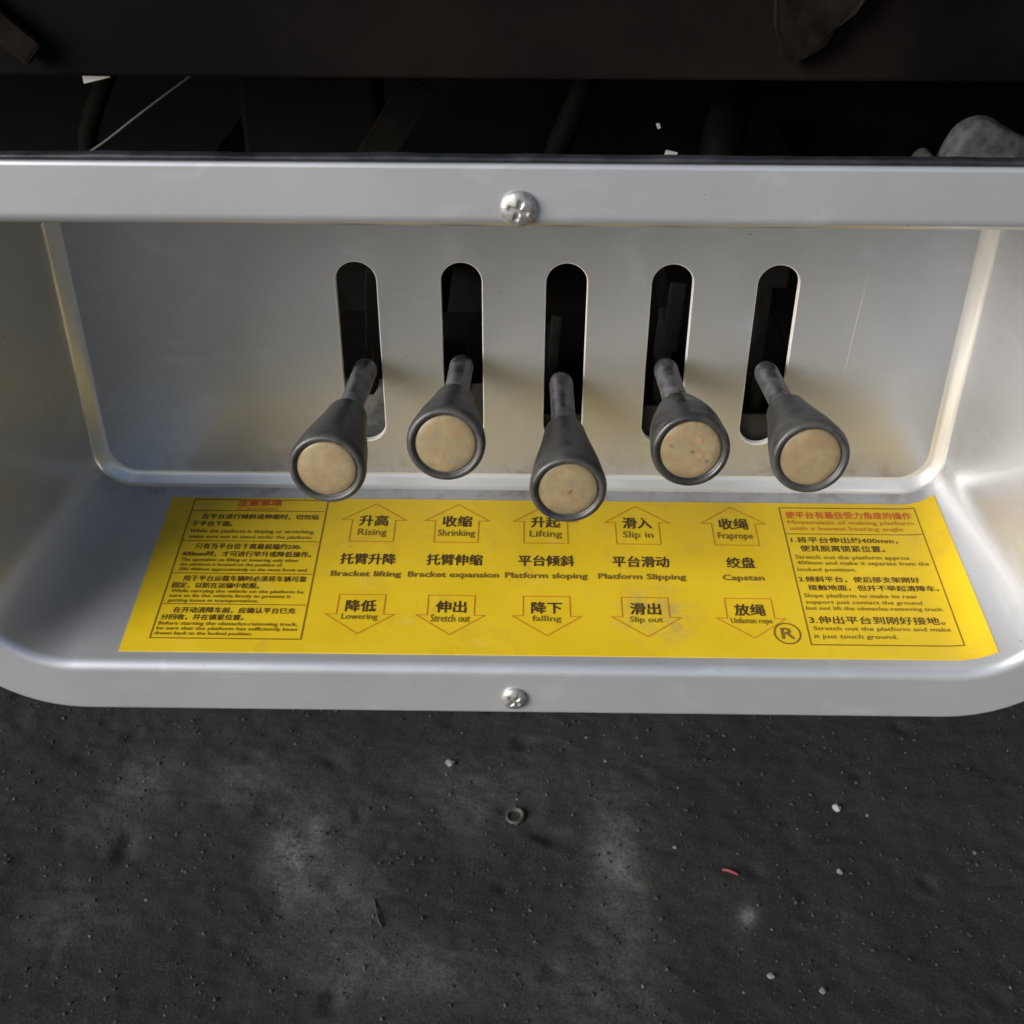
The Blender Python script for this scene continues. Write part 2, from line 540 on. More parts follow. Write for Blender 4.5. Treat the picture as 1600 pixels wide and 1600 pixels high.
# ------------------------------------------------------------------ the sticker on the tray's floor
def surf(x, y, lift=0.0):
    """point (mm) on the recess floor: x is measured along the floor, bending up the right-hand fillet"""
    dx = x - (CX + W(y) - RC(y))
    R = RC(y)
    if dx > 0:
        th = min(dx / R, 1.3)
        px = CX + W(y) - R + (R - lift) * math.sin(th)
        pz = ZB(y) + R - (R - lift) * math.cos(th)
        return Vector((px, y, pz)) * MM
    return Vector((x, y, ZB(y) + lift)) * MM

SY0, SY1 = 7.2, 105.2
def sticker_edge_r(y): return 178.6 + (y - SY0) * -0.012
V, Fc = [], []
NXs, NYs = 90, 24
for j in range(NYs + 1):
    y = SY0 + (SY1 - SY0) * j / NYs
    for i in range(NXs + 1):
        x = -185.4 + (sticker_edge_r(y) + 185.4) * i / NXs
        V.append(surf(x, y, 0.32))
nb = len(V)
for j in range(NYs):
    for i in range(NXs):
        a = j * (NXs + 1) + i
        Fc.append((a, a + 1, a + NXs + 2, a + NXs + 1))
# thin edge all round
rim = [i for i in range(NXs + 1)] + [(j + 1) * (NXs + 1) - 1 for j in range(1, NYs + 1)] + \
      [NYs * (NXs + 1) + i for i in range(NXs - 1, -1, -1)] + [j * (NXs + 1) for j in range(NYs - 1, 0, -1)]
for k in rim:
    p = V[k]
    V.append(Vector((p.x, p.y, p.z - 0.00028)))
for k in rim: V.append(V[k].copy())
for k in range(len(rim)):
    k2 = (k + 1) % len(rim)
    Fc.append((nb + len(rim) + k2, nb + len(rim) + k, nb + k, nb + k2))
sticker = to_tray(mesh_obj('instruction_sticker', V, Fc, M['yellow'], None, [True] * (NXs * NYs) + [False] * len(rim)))
LIFT = 0.46

class Ink:
    """flat ink shapes laid on the sticker: one mesh, several inks"""
    def __init__(s): s.V, s.F, s.M, s.mats = [], [], [], []
    def mi(s, m):
        if m not in s.mats: s.mats.append(m)
        return s.mats.index(m)
    def add(s, pts, faces, m, lift=LIFT):
        k = len(s.V)
        s.V += [surf(x, y, lift) for x, y in pts]
        s.F += [tuple(k + i for i in f) for f in faces]
        s.M += [s.mi(m)] * len(faces)
    def stroke(s, pts, wd, m, closed=True, lift=LIFT):
        n = len(pts)
        for i in range(n if closed else n - 1):
            a, b = Vector(pts[i]), Vector(pts[(i + 1) % n])
            t = (b - a).normalized()
            nrm = Vector((-t.y, t.x)) * wd / 2
            cuts = max(1, int((b - a).length / 6))
            a2, b2 = a - t * wd / 2, b - t * wd / 2       # butt each piece against the next
            q = []
            for c in range(cuts + 1):
                p = a2.lerp(b2, c / cuts)
                q += [(p.x - nrm.x, p.y - nrm.y), (p.x + nrm.x, p.y + nrm.y)]
            s.add(q, [(2 * c, 2 * c + 2, 2 * c + 3, 2 * c + 1) for c in range(cuts)], m, lift)
    def text(s, body, x0, x1, y0, y1, m, bold=0.0, desc=False, lift=LIFT):
        """letters fitted between x0..x1; y0..y1 is their height"""
        c = bpy.data.curves.new('lettering', 'FONT')
        c.body = body; c.resolution_u = 2
        o = bpy.data.objects.new('lettering', c)
        COL.objects.link(o)
        dg = bpy.context.evaluated_depsgraph_get()
        me = o.evaluated_get(dg).to_mesh()
        vs = [(v.co.x, v.co.y) for v in me.vertices]
        fs = [tuple(p.vertices) for p in me.polygons]
        o.evaluated_get(dg).to_mesh_clear()
        bpy.data.objects.remove(o); bpy.data.curves.remove(c)
        ax, bx = min(v[0] for v in vs), max(v[0] for v in vs)
        ay, by = min(v[1] for v in vs), max(v[1] for v in vs)
        pts = [(x0 + (x - ax) / (bx - ax) * (x1 - x0), y0 + (y - ay) / (by - ay) * (y1 - y0)) for x, y in vs]
        s.add(pts, fs, m, lift)
        if bold:                                    # struck again a hair aside and above: heavier strokes
            for k, (ox, oy) in enumerate(((bold, 0), (-bold, 0), (0, bold * 0.8), (0, -bold * 0.8))):
                s.add([(x + ox, y + oy) for x, y in pts], fs, m, lift + 0.012 * (k + 1))
    def make(s, name, label=None):
        o = mesh_obj(name, s.V, s.F, s.mats, None, False, s.M)
        o.parent = sticker
        o.matrix_parent_inverse = Matrix.Identity(4)
        if label: o['label'] = label
        return o

CJB = 0.19
cols = [-87.6, -48.7, -7.5, 35.0, 79.8]
ups = [('升高', 'Rising', 6.6), ('收缩', 'Shrinking', 8.5), ('升起', 'Lifting', 7.4), ('滑入', 'Slip in', 6.9), ('收绳', 'Fraprope', 8.0)]
dns = [('降低', 'Lowering', 7.7), ('伸出', 'Stretch out', 8.4), ('降下', 'falling', 6.2), ('滑出', 'Slip out', 7.0), ('放绳', 'Unfasten rope', 8.8)]
caps = [('托臂升降', 'Bracket lifting', 12.4, 15.5), ('托臂伸缩', 'Bracket expansion', 12.4, 20.1), ('平台倾斜', 'Platform sloping', 12.4, 18.2),
        ('平台滑动', 'Platform Slipping', 12.6, 19.3), ('绞盘', 'Capstan', 6.3, 9.1)]
for i, x in enumerate(cols):
    a = Ink()
    a.stroke([(x - 10.1, 75.3), (x + 10.1, 75.3), (x + 10.1, 90.0), (x + 15.0, 90.0), (x, 101.6), (x - 15.0, 90.0), (x - 10.1, 90.0)], 0.45, M['orange'])
    cn, en, hw = ups[i]
    a.text(cn, x - 6.7, x + 6.7, 85.9, 93.4, M['ink'], CJB)
    a.text(en, x - hw, x + hw, 78.2, 83.9, M['ink2'], 0.09)
    a.make('up_arrow', 'outlined up arrow reading ' + cn + ' ' + en)
    a = Ink()
    a.stroke([(x - 10.1, 41.2), (x - 10.1, 29.4), (x - 14.8, 29.4), (x, 18.1), (x + 14.8, 29.4), (x + 10.1, 29.4), (x + 10.1, 41.2)], 0.45, M['orange'])
    cn, en, hw = dns[i]
    a.text(cn, x - 6.5, x + 6.5, 30.9, 37.8, M['ink'], CJB)
    a.text(en, x - hw, x + hw, 25.4, 29.7, M['ink2'], 0.06)
    a.make('down_arrow', 'outlined down arrow reading ' + cn + ' ' + en)
    a = Ink()
    cn, en, hc, he = caps[i]
    a.text(cn, x - hc, x + hc, 60.2, 67.2, M['ink'], CJB)
    a.text(en, x - he, x + he, 51.4, 55.9, M['ink2'], 0.2)
    a.make('caption', 'printed caption reading ' + cn + ' ' + en)

a = Ink()                                           # left-hand box
a.stroke([(-174.2, 14.5), (-110.7, 14.5), (-110.7, 103.6), (-174.2, 103.6)], 0.6, M['line'])
for y in (95.6, 74.6, 53.4, 34.4):
    a.stroke([(-173.8, y), (-111.0, y)], 0.5, M['line'], False)
a.text('注意事项', -153.5, -132.5, 99.0, 103.2, M['red'], CJB)
a.text('Cautions', -152.5, -133.5, 96.2, 98.6, M['red'])
def cn_(s, *q): a.text(s, *q, M['ink'], 0.07)
def en_(s, *q): a.text(s, *q, M['ink2'], 0.05)
cn_('在平台进行倾斜或伸缩时，切勿站', -168.3, -113.6, 89.6, 93.3)
cn_('于平台下面。', -172.0, -153.0, 84.6, 88.2)
en_('While the platform is sloping or stretching,', -171.8, -114.4, 79.3, 82.6)
en_('make sure not to stand under the platform.', -171.4, -114.6, 75.7, 78.6)
cn_('只有当平台位于离最前端约200-', -167.1, -118.8, 69.2, 73.0)
cn_('400mm时，才可进行举升或降低操作。', -172.2, -113.6, 64.1, 67.9)
en_('The operation on lifting or lowering only when', -171.8, -119.0, 60.4, 63.2)
en_('the platform is located on the position of', -171.5, -125.8, 57.4, 60.0)
en_('200-400mm approximately to the most front end.', -171.4, -113.7, 54.3, 57.0)
cn_('用于平台运载车辆时必须将车辆可靠', -168.0, -113.5, 48.4, 52.0)
cn_('固定，以防在运输中松脱。', -171.9, -133.6, 44.0, 47.6)
en_('While carrying the vehicle on the platform be', -171.6, -113.6, 40.7, 43.3)
en_('sure to fix the vehicle firmly to prevent it', -171.7, -118.8, 37.8, 40.4)
en_('getting loose in transportation.', -171.7, -132.5, 35.0, 37.5)
cn_('在开动清障车前，应确认平台已充', -168.0, -115.5, 29.0, 32.6)
cn_('分回收，并在锁紧位置。', -172.4, -137.0, 24.9, 28.3)
en_('Before starting the obstacles-removing truck,', -172.6, -113.4, 21.3, 24.0)
en_('be sure that the platform has sufficiently been', -172.7, -113.2, 18.5, 21.1)
en_('drawn back to the locked position.', -172.9, -131.7, 15.7, 18.2)
a.make('instruction_box', 'ruled box of four cautions under a small red heading')

a = Ink()                                           # right-hand box
a.stroke([(102.9, 14.7), (166.6, 14.7), (166.6, 101.6), (102.9, 101.6)], 0.6, M['line'])
a.stroke([(103.2, 83.4), (166.3, 83.4)], 0.5, M['line'], False)
a.text('使平台有最佳受力角度的操作', 105.0, 164.0, 94.0, 99.0, M['red'], 0.1)
a.text('Movements of making platform', 105.3, 164.0, 89.2, 92.8, M['orange'], 0.06)
a.text('with a lowest bearing angle', 105.4, 158.0, 85.0, 88.5, M['orange'], 0.06)
cn_('1.将平台伸出约400mm，', 104.9, 153.6, 77.2, 81.2)
cn_('使其脱离锁紧位置。', 108.2, 146.5, 71.5, 75.7)
en_('Stretch out the platform approx', 105.0, 156.5, 65.8, 69.2)
en_('400mm and make it separate from the', 105.1, 164.3, 62.2, 65.4)
en_('locked position.', 104.7, 130.8, 58.0, 61.0)
cn_('2.倾斜平台，使后部支架刚好', 104.1, 157.4, 51.8, 55.5)
cn_('接触地面，但并不举起清障车。', 107.4, 164.6, 46.6, 50.2)
en_('Slope platform to make its rear', 104.8, 153.9, 41.6, 44.7)
en_('support just contact the ground', 104.8, 155.0, 37.8, 40.7)
en_('but not lift the obstacles-removing truck.', 104.4, 163.4, 34.1, 37.0)
cn_('3.伸出平台到刚好接地。', 104.4, 162.0, 26.7, 31.2)
en_('Stretch out the platform and make', 105.4, 163.3, 22.2, 25.2)
en_('it just touch ground.', 105.0, 139.9, 17.6, 20.7)
a.make('instruction_box', 'ruled box of three numbered steps under a red heading')

a = Ink()                                           # registered mark
ring_o = [(93.9 + 5.4 * math.cos(2 * math.pi * k / 40), 20.9 + 5.8 * math.sin(2 * math.pi * k / 40)) for k in range(40)]
a.stroke(ring_o, 0.75, M['ink2'])
a.text('R', 91.4, 96.8, 17.9, 24.0, M['ink2'], 0.2)
a.make('registered_mark')

# ------------------------------------------------------------------ the levers
KNOB = [(1.6, 11.9), (0.9, 12.2), (0.25, 12.7), (0.0, 13.3), (0.15, 14.0), (0.7, 14.6), (1.7, 15.0), (3.4, 15.15), (5.2, 15.0), (6.2, 14.75), (7.2, 14.6),
        (12, 14.1), (18, 13.2), (24, 12.1), (30, 10.95), (36, 9.9), (41, 9.15), (44.5, 8.7), (46.2, 8.3), (47.0, 7.5), (47.2, 6.0)]
KNOB_FAT = [(t * 0.9 if t > 8 else t, r + (1.5 * math.sin(math.pi * min(1, max(0, (t - 7) / 40))) if t > 7 else 0)) for t, r in KNOB]
CAPP = [(0.45, 0.05), (0.47, 3.0), (0.55, 6.0), (0.75, 9.0), (1.0, 10.9), (1.35, 11.6), (1.9, 11.85), (3.0, 11.85)]
def lever(x_front, z_front, x_plate, z_plate, kmat, label, marks=()):
    root = empty('control_lever')
    p0 = Vector((x_front, 20.0, z_front)); p1 = Vector((x_plate, D, z_plate))
    ax = (p1 - p0).normalized()
    X = Vector((1, 0, 0)); X = (X - ax * X.dot(ax)).normalized()
    Z = X.cross(ax)
    mtx = Matrix((X, ax, Z)).transposed().to_4x4()
    pivot = p0 + ax * 158
    root.matrix_world = Matrix.Translation(pivot * MM) @ mtx
    tag(root, label, 'lever', 'control levers standing out of the tray slots')
    off = Vector((0, -158 * MM, 0))
    def put(o):
        o.parent = root
        o.location = off
        return o
    V, Fc = lathe([(40, 5.2), (60, 5.2), (86, 5.3), (91, 5.4), (94, 5.0), (96.2, 3.9), (97.3, 2.2), (97.6, 0.4)], 28)
    put(mesh_obj('rod', V, Fc, M['rod']))
    lp = [mtx.inverted() @ (Vector(q) - p0) for q in ((p0 + ax * 91), (p0 + ax * 97) + Vector((0, 8, -13)), (x_plate, 150, 12), (x_plate, 186, 8))]
    V, Fc = tube(smooth_path(lp, 5), 4, 12)
    put(mesh_obj('link', V, Fc, M['black']))
    V, Fc = lathe(KNOB_FAT if kmat is M['knobdark'] else KNOB, 64)
    k = put(mesh_obj('knob', V, Fc, kmat))
    V, Fc = lathe(CAPP, 64)
    c = mesh_obj('cap', V, Fc, M['cap'])
    c.parent = k
    # faint printed marks left on the cap
    for (mx, mz, mr, mm) in marks:
        n = 9
        V = []
        for q in range(n):
            a_ = 2 * math.pi * q / n
            rr_ = mr * (0.7 + 0.5 * random.random())
            r_ = math.hypot(mx + rr_ * math.cos(a_), mz + rr_ * math.sin(a_))
            V.append(((mx + rr_ * math.cos(a_)) * MM, (0.45 + 0.0037 * r_ * r_ - 0.12) * MM, (mz + rr_ * math.sin(a_)) * MM))
        o = mesh_obj('mark', V, [tuple(range(n))], mm)
        o.parent = k
    return root
GM = mat('grey_mark', (0.15, 0.118, 0.07), 0.5)
OM = mat('orange_mark', (0.30, 0.19, 0.09), 0.45)
lever(-94.0, 82.4, -89.5, 77.9, M['knob'], 'black lever in the left-most slot, its cream-capped knob leaning out to the left')
lever(-47.7, 94.1, -46.2, 79.9, M['knob'], 'black lever above the "Shrinking" arrow, plain cream cap, second slot from the left')
lever(-0.5, 73.8, -1.4, 72.2, M['knob'], 'lowest black lever, in the middle slot, its cream cap overlapping the yellow sticker',
      [(0.3, -0.6, 0.9, GM), (1.2, 0.2, 0.5, GM)])
lever(45.5, 92.4, 45.3, 79.2, M['knobdark'], 'darkest glossy black lever with dark dots on its cream cap, above the "Slip in" arrow',
      [(0.4, -0.4, 1.0, GM), (-7.6, 2.0, 0.75, GM), (6.2, -4.2, 0.75, GM), (2.6, 4.2, 1.6, OM), (3.4, -1.8, 1.4, OM)])
lever(91.4, 89.7, 90.4, 78.1, M['knob'], 'black lever in the right-most slot, cream cap with faded orange print')

# ------------------------------------------------------------------ valve behind the slots
valve = empty('hydraulic_valve', (0, 0.19, 0.02))
tag(valve, 'dirty dark hydraulic valve block half seen through the lever slots', 'valve')
def to_valve(o):
    o.parent = valve; o.matrix_parent_inverse = Matrix.Translation((0, -0.19, -0.02)); return o
bm = bmesh.new()
add_box(bm, (-125, 182, -20), (125, 260, 40), 3)
to_valve(bm_obj('body', bm, M['black']))
for sx, zt, mm in ((-92, 68, 'cast2'), (-46, 66, 'cast3'), (0, 50, 'brown'), (46, 55, 'brown'), (92, 51, 'cast3')):
    bm = bmesh.new()
    add_box(bm, (sx - 11, 123, 2), (sx + 13, 125, zt), 0.5)
    add_box(bm, (sx + 5, 125.2, 2), (sx + 13, 182, 20), 0.5)
    to_valve(bm_obj('spool_plate', bm, M[mm]))
    V, Fc = tube([(sx - 8, 170, 18), (sx - 8, 183, 18)], 9, 20)
    to_valve(mesh_obj('spool_cap', V, Fc, M['black']))

for bx0, bx1, y_, z0_, z1_, mm in ((-97, -87, 165, 62, 104, 'brown'), (85, 101, 138, 108, 130, 'cast3'), (-45, -36, 150, 58, 84, 'brown'), (50, 58, 170, 60, 96, 'brown'), (-7, -2, 150, 60, 88, 'cast3')):
    bm = bmesh.new()
    add_box(bm, (bx0, y_, z0_), (bx1, y_ + 3, z1_), 0.8)
    add_box(bm, ((bx0 + bx1) / 2 - 2, y_ + 3.2, 20), ((bx0 + bx1) / 2 + 2, y_ + 40, z0_ + 6), 0.5)
    bmesh.ops.rotate(bm, verts=bm.verts, cent=Vector((bx0, y_, z0_)) * MM, matrix=Matrix.Rotation(0.06 * (bx0 % 3 - 1), 3, 'Y'))
    to_valve(bm_obj('linkage_plate', bm, M[mm]))

# ------------------------------------------------------------------ the truck above and behind
bm = bmesh.new()
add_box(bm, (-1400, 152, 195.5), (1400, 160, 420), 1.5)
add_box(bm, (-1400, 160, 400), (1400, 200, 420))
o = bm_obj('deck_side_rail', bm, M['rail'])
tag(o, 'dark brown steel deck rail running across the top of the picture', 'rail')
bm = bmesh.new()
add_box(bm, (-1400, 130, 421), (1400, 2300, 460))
o = bm_obj('unseen_truck_deck', bm, M['black'])  # unseen deck slab, added to keep sky light off what is below
tag(o, 'unseen truck deck above the control tray, added to shade it', 'shade slab')
bm = bmesh.new()
add_box(bm, (330, -260, -330), (1100, 150, 410), 8)
o = bm_obj('side_light_blocker', bm, M['blocker'])  # unseen block, added right of the tray to darken its left wall
tag(o, 'unseen dark brown block added right of the tray to cut the light', 'light blocker')
fr = empty('frame_rail', (0, 0.45, -0.12))
tag(fr, 'black chassis frame rail in the shade behind the control tray', 'chassis rail')
bm = bmesh.new()
add_box(bm, (-1400, 450, -120), (1400, 470, 400), 2)
o = bm_obj('web', bm, M['black']); o.parent = fr; o.matrix_parent_inverse = Matrix.Translation((0, -0.45, 0.12))
for bx in (-200, 158):
    bm = bmesh.new()
    add_box(bm, (bx - 12, 118.5, 90), (bx + 12, 450, 96), 1)
    add_box(bm, (bx - 12, 118.5, 40), (bx + 12, 123, 90), 1)
    o = bm_obj('tray_bracket', bm, M['black']); o.parent = fr; o.matrix_parent_inverse = Matrix.Translation((0, -0.45, 0.12))
for bx in (-80, 80):
    bm = bmesh.new()
    add_box(bm, (bx - 10, 260, -10), (bx + 10, 450, 30), 1)
    o = bm_obj('valve_bracket', bm, M['black']); o.parent = fr; o.matrix_parent_inverse = Matrix.Translation((0, -0.45, 0.12))

def thing_tube(name, pts, rad, m, label, cat, n=8, seg=14, group=None):
    V, Fc = tube(smooth_path(pts, n), rad, seg)
    o = mesh_obj(name, V, Fc, m)
    return tag(o, label, cat, group)
HG = 'hoses in the dark gap behind the tray'
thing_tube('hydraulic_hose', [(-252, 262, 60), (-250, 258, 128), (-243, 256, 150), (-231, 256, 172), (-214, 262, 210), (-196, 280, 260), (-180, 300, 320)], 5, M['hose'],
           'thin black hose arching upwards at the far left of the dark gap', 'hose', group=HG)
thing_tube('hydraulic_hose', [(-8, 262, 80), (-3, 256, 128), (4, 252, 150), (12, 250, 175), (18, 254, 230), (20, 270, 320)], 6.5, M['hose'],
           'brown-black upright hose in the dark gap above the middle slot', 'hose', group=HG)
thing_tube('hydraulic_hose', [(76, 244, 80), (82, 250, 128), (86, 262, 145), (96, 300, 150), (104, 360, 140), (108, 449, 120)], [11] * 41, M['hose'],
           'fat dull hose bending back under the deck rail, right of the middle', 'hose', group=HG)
thing_tube('wire', [(-251, 248, 130), (-236, 249, 139), (-220, 249, 150), (-205, 250, 160), (-180, 255, 176)], 0.75, M['wire'],
           'thin bright grey wire slanting up behind the left end of the tray', 'wire', seg=8)
bm = bmesh.new()
add_box(bm, (-168, 262, 90), (-96, 300, 230), 3)
o = bm_obj('dark_box', bm, steel_paint('charcoal_box', (0.0035, 0.0035, 0.0038), (0.006, 0.006, 0.0064), 0.7, 0, 20, 0.05))
tag(o, 'plain charcoal box in the dark gap between the hoses', 'box')
V, Fc = [], []
bm = bmesh.new()
add_box(bm, (-9, -1.5, -40), (9, 1.5, 40), 0.6)
o = bm_obj('flat_bar', bm, M['hose'])
o.matrix_world = Matrix.Translation((-0.094, 0.250, 0.136)) @ Matrix.Rotation(math.radians(34), 4, 'Y')
tag(o, 'dull flat steel bar leaning right in the dark gap behind the tray', 'bar')
bm = bmesh.new()
add_box(bm, (-6, -0.6, -1.7), (6, 0.6, 1.7), 0.3)
for v in bm.verts:
    if v.co.x > 0: v.co.z = v.co.z * 0.15 + 0.0012
o = bm_obj('light_sliver', bm, M['pale'])  # light through a gap, put in as a pale solid
o.matrix_world = Matrix.Translation((-0.2058, 0.166, 0.1908))
tag(o, 'small white pointed sliver painted for light through a gap under the deck rail at far left', 'scrap')
for px, pz, sx, sz, an, lb in ((56, 136.2, 3.2, 1.6, 0.2, 'tiny white sliver painted for light just behind the tray edge right of the screw'),
                               (48.5, 150.5, 0.9, 1.4, -0.4, 'tiny white speck painted for light in the dark gap right of the middle')):
    bm = bmesh.new()
    add_box(bm, (-sx, -0.4, -sz), (sx, 0.4, sz), 0.2)
    o = bm_obj('light_sliver', bm, M['pale'])  # small bits of light, put in as pale solids
    o.matrix_world = Matrix.Translation((px * MM, 0.242, pz * MM)) @ Matrix.Rotation(an, 4, 'Y')
    tag(o, lb, 'scrap')

# grey cast lug and its small neighbour behind the right end of the tray
def lug(name, pts, y0, y1, m, label, seed):
    bm = bmesh.new()
    P = smooth_path([(x, 0, z) for x, z in pts], 6)
    loops = []
    NL = 9
    cx = sum(p.x for p in P) / len(P); cz = min(p.z for p in P)
    for j in range(NL):
        q = j / (NL - 1)
        y = y0 + (y1 - y0) * q
        k = 1 - 0.16 * max(0, 1 - q * 5) ** 2 - 0.12 * max(0, 1 - (1 - q) * 4) ** 2
        lp = []
        for p in P:
            v = Vector((cx + (p.x - cx) * k, y, cz + (p.z - cz) * k)) * MM
            d = mnoise.noise(v * 90 + Vector((seed, 0, 0))) * 0.0009
            lp.append(bm.verts.new(v + Vector((d, 0, d))))
        loops.append(lp)
    for j in range(NL - 1):
        for i in range(len(P) - 1):
            bm.faces.new((loops[j][i], loops[j][i + 1], loops[j + 1][i + 1], loops[j + 1][i]))
        bm.faces.new((loops[j][-1], loops[j][0], loops[j + 1][0], loops[j + 1][-1]))
    bm.faces.new(loops[0]); bm.faces.new(loops[-1][::-1])
    o = bm_obj(name, bm, m, None, True)
    return tag(o, label, 'casting')
lug('cast_lug', [(141, 178.4), (141.2, 180), (143.6, 188), (147.6, 194.6), (153.5, 197.6), (160, 196.2), (172, 191), (186, 184.5), (196, 181), (198, 178.4)], 85, 100, M['cast'],
    'mottled grey rounded metal casting rising behind the right end of the tray', 1.0)
lug('cast_lug', [(131.4, 178.4), (131.8, 180), (133.4, 183), (135.6, 184.6), (138, 183.5), (139.4, 180), (139.8, 178.4)], 88, 99,
    steel_paint('olive_casting', (0.018, 0.018, 0.015), (0.03, 0.03, 0.026), 0.7, 0, 200, 0.3), 'small olive grey knob beside the mottled casting at right', 5.0)
# rusty pointed bracket hanging on the deck rail
bm = bmesh.new()
pts = [(80, 300), (81, 235), (83, 218), (87, 207), (93, 203.5), (98, 206), (103, 213), (108, 217), (113, 225), (122, 236), (128, 300)]
P = [(x, z) for x, z in pts]
fr_ = [bm.verts.new((x * MM, 0.143 + 0.002 * mnoise.noise(Vector((x, z, 0)) * 0.1), z * MM)) for x, z in P]
bk_ = [bm.verts.new((x * MM, 0.1515, z * MM)) for x, z in P]
bm.faces.new(fr_); bm.faces.new(bk_[::-1])
for i in range(len(P)):
    j = (i + 1) % len(P)
    bm.faces.new((fr_[i], bk_[i], bk_[j], fr_[j]))
bmesh.ops.bevel(bm, geom=[e for e in bm.edges if abs(e.verts[0].co.y - e.verts[1].co.y) < 0.004 and e.verts[0].co.y < 0.147], offset=0.002, segments=2, affect='EDGES')
o = bm_obj('rusty_bracket', bm, M['rust'])
tag(o, 'rusty brown pointed bracket on the dark deck rail at upper right', 'bracket')
bm = bmesh.new()
add_box(bm, (-50, -3, -6), (50, 3, 6), 2.2)
o = bm_obj('brace', bm, M['rust'])
o.matrix_world = Matrix.Translation((-0.259, 0.1465, 0.2395)) @ Matrix.Rotation(math.radians(43), 4, 'Y')
tag(o, 'dim brown brace slanting down across the deck rail at upper left', 'brace')

# ------------------------------------------------------------------ ground
GZ = -700.0
def build_ground():
    xs = np.concatenate([[-30000, -12000, -5000, -2500, -1500, -1100], np.linspace(-900, 900, 300), [1100, 1500, 2500, 5000, 12000, 30000]])
    ys = np.concatenate([[-30000, -12000, -5000, -2200, -1000, -400, -100, 60, 140], np.linspace(200, 900, 190), [1000, 1200, 1600, 2400, 5000, 12000, 30000]])
    nx, ny = len(xs), len(ys)
    V, dust_and_pale_yard = [], []
    # dusty, worn patches: (x, y, radius x, radius y, amount)
    blobs = [(-262, 492, 22, 46, 1.15), (-240, 520, 50, 60, 0.35), (-215, 430, 55, 60, 0.45), (-130, 345, 95, 40, 0.45), (90, 505, 22, 55, 0.75), (84, 430, 34, 90, 0.45), (-330, 590, 45, 40, 0.4), (-480, 400, 50, 40, 0.3),
             (216, 412, 9, 13, 1.5), (-456, 594, 40, 36, 0.45), (-40, 600, 160, 60, 0.2), (-480, 520, 60, 40, 0.3), (-80, 560, 50, 60, 0.25), (60, 320, 60, 50, 0.4)]
    for y in ys:
        for x in xs:
            v = Vector((x, y, 0)) * MM
            near = abs(x) < 905 and 195 < y < 905
            h = 0.0
            if near:
                h = 5.0 * mnoise.noise(v * 5) + 2.2 * mnoise.noise(v * 16 + Vector((3, 1, 7))) + 1.5 * mnoise.noise(v * 45) + 1.1 * mnoise.noise(v * 110)
                c = mnoise.noise(v * 28 + Vector((9, 2, 4)))
                if c > 0.4: h -= (c - 0.4) * 12
            V.append((x * MM, y * MM, (GZ + h) * MM))
            q = 0.0
            for bx, by, rx, ry, am in blobs:
                q += am * math.exp(-((x - bx) / rx) ** 2 - ((y - by) / ry) ** 2)
            if y < -300: q += 2.4 * min(1.0, (-300 - y) / 900)       # pale dusty yard out of view, added for the flange to reflect
            dust_and_pale_yard.append(q)
    Fc = [(j * nx + i, j * nx + i + 1, (j + 1) * nx + i + 1, (j + 1) * nx + i) for j in range(ny - 1) for i in range(nx - 1)]
    m = mat('dirty_asphalt', (0.05, 0.05, 0.05), 0.85, 0, 0, 0.1, 0.3)
    b = NB(m)
    P = b.pos()
    n1 = b.noise(P, 5, 6, 0.6)
    n2 = b.noise(P, 38, 6, 0.65)
    n3 = b.noise(P, 260, 5, 0.7)
    n4 = b.noise(P, 700, 3, 0.7)
    base = b.mix(b.ramp(n1, [(0.35, 0), (0.68, 1)]), (0.011, 0.0107, 0.0104), (0.022, 0.0212, 0.020))
    base = b.mix(b.ramp(n2, [(0.35, 0), (0.7, 0.7)]), base, (0.016, 0.015, 0.0137))
    base = b.mix(b.ramp(n3, [(0.32, 0.8), (0.5, 0.0)]), base, (0.006, 0.006, 0.006))
    at = b.n('ShaderNodeAttribute', attribute_name='dust_and_pale_yard')
    dm = b.n('ShaderNodeMath', operation='MULTIPLY')
    b.l(at.outputs['Fac'], dm.inputs[0]); b.l(b.mix(0.55, b.ramp(n2, [(0.38, 0.15), (0.58, 1.0)]), b.ramp(n3, [(0.40, 0.1), (0.60, 1.0)])), dm.inputs[1]); dm.use_clamp = True
    base = b.mix(dm.outputs[0], base, (0.125, 0.120, 0.112))
    base = b.mix(b.ramp(n4, [(0.54, 0), (0.70, 0.55)]), base, (0.085, 0.082, 0.077))
    b.l(base, b.p.inputs['Base Color'])
    h = b.mix(0.45, n2, n3)
    b.bump(h, 0.42, 0.006)
    o = mesh_obj('ground', V, Fc, m)
    at_ = o.data.attributes.new('dust_and_pale_yard', 'FLOAT', 'POINT')
    at_.data.foreach_set('value', dust_and_pale_yard)
    return tag(o, kind='structure')
build_ground()
def gh(x, y):
    v = Vector((x, y, 0)) * MM
    h = 5.0 * mnoise.noise(v * 5) + 2.2 * mnoise.noise(v * 16 + Vector((3, 1, 7))) + 1.5 * mnoise.noise(v * 45) + 1.1 * mnoise.noise(v * 110)
    c = mnoise.noise(v * 28 + Vector((9, 2, 4)))
    if c > 0.4: h -= (c - 0.4) * 12
    return GZ + h

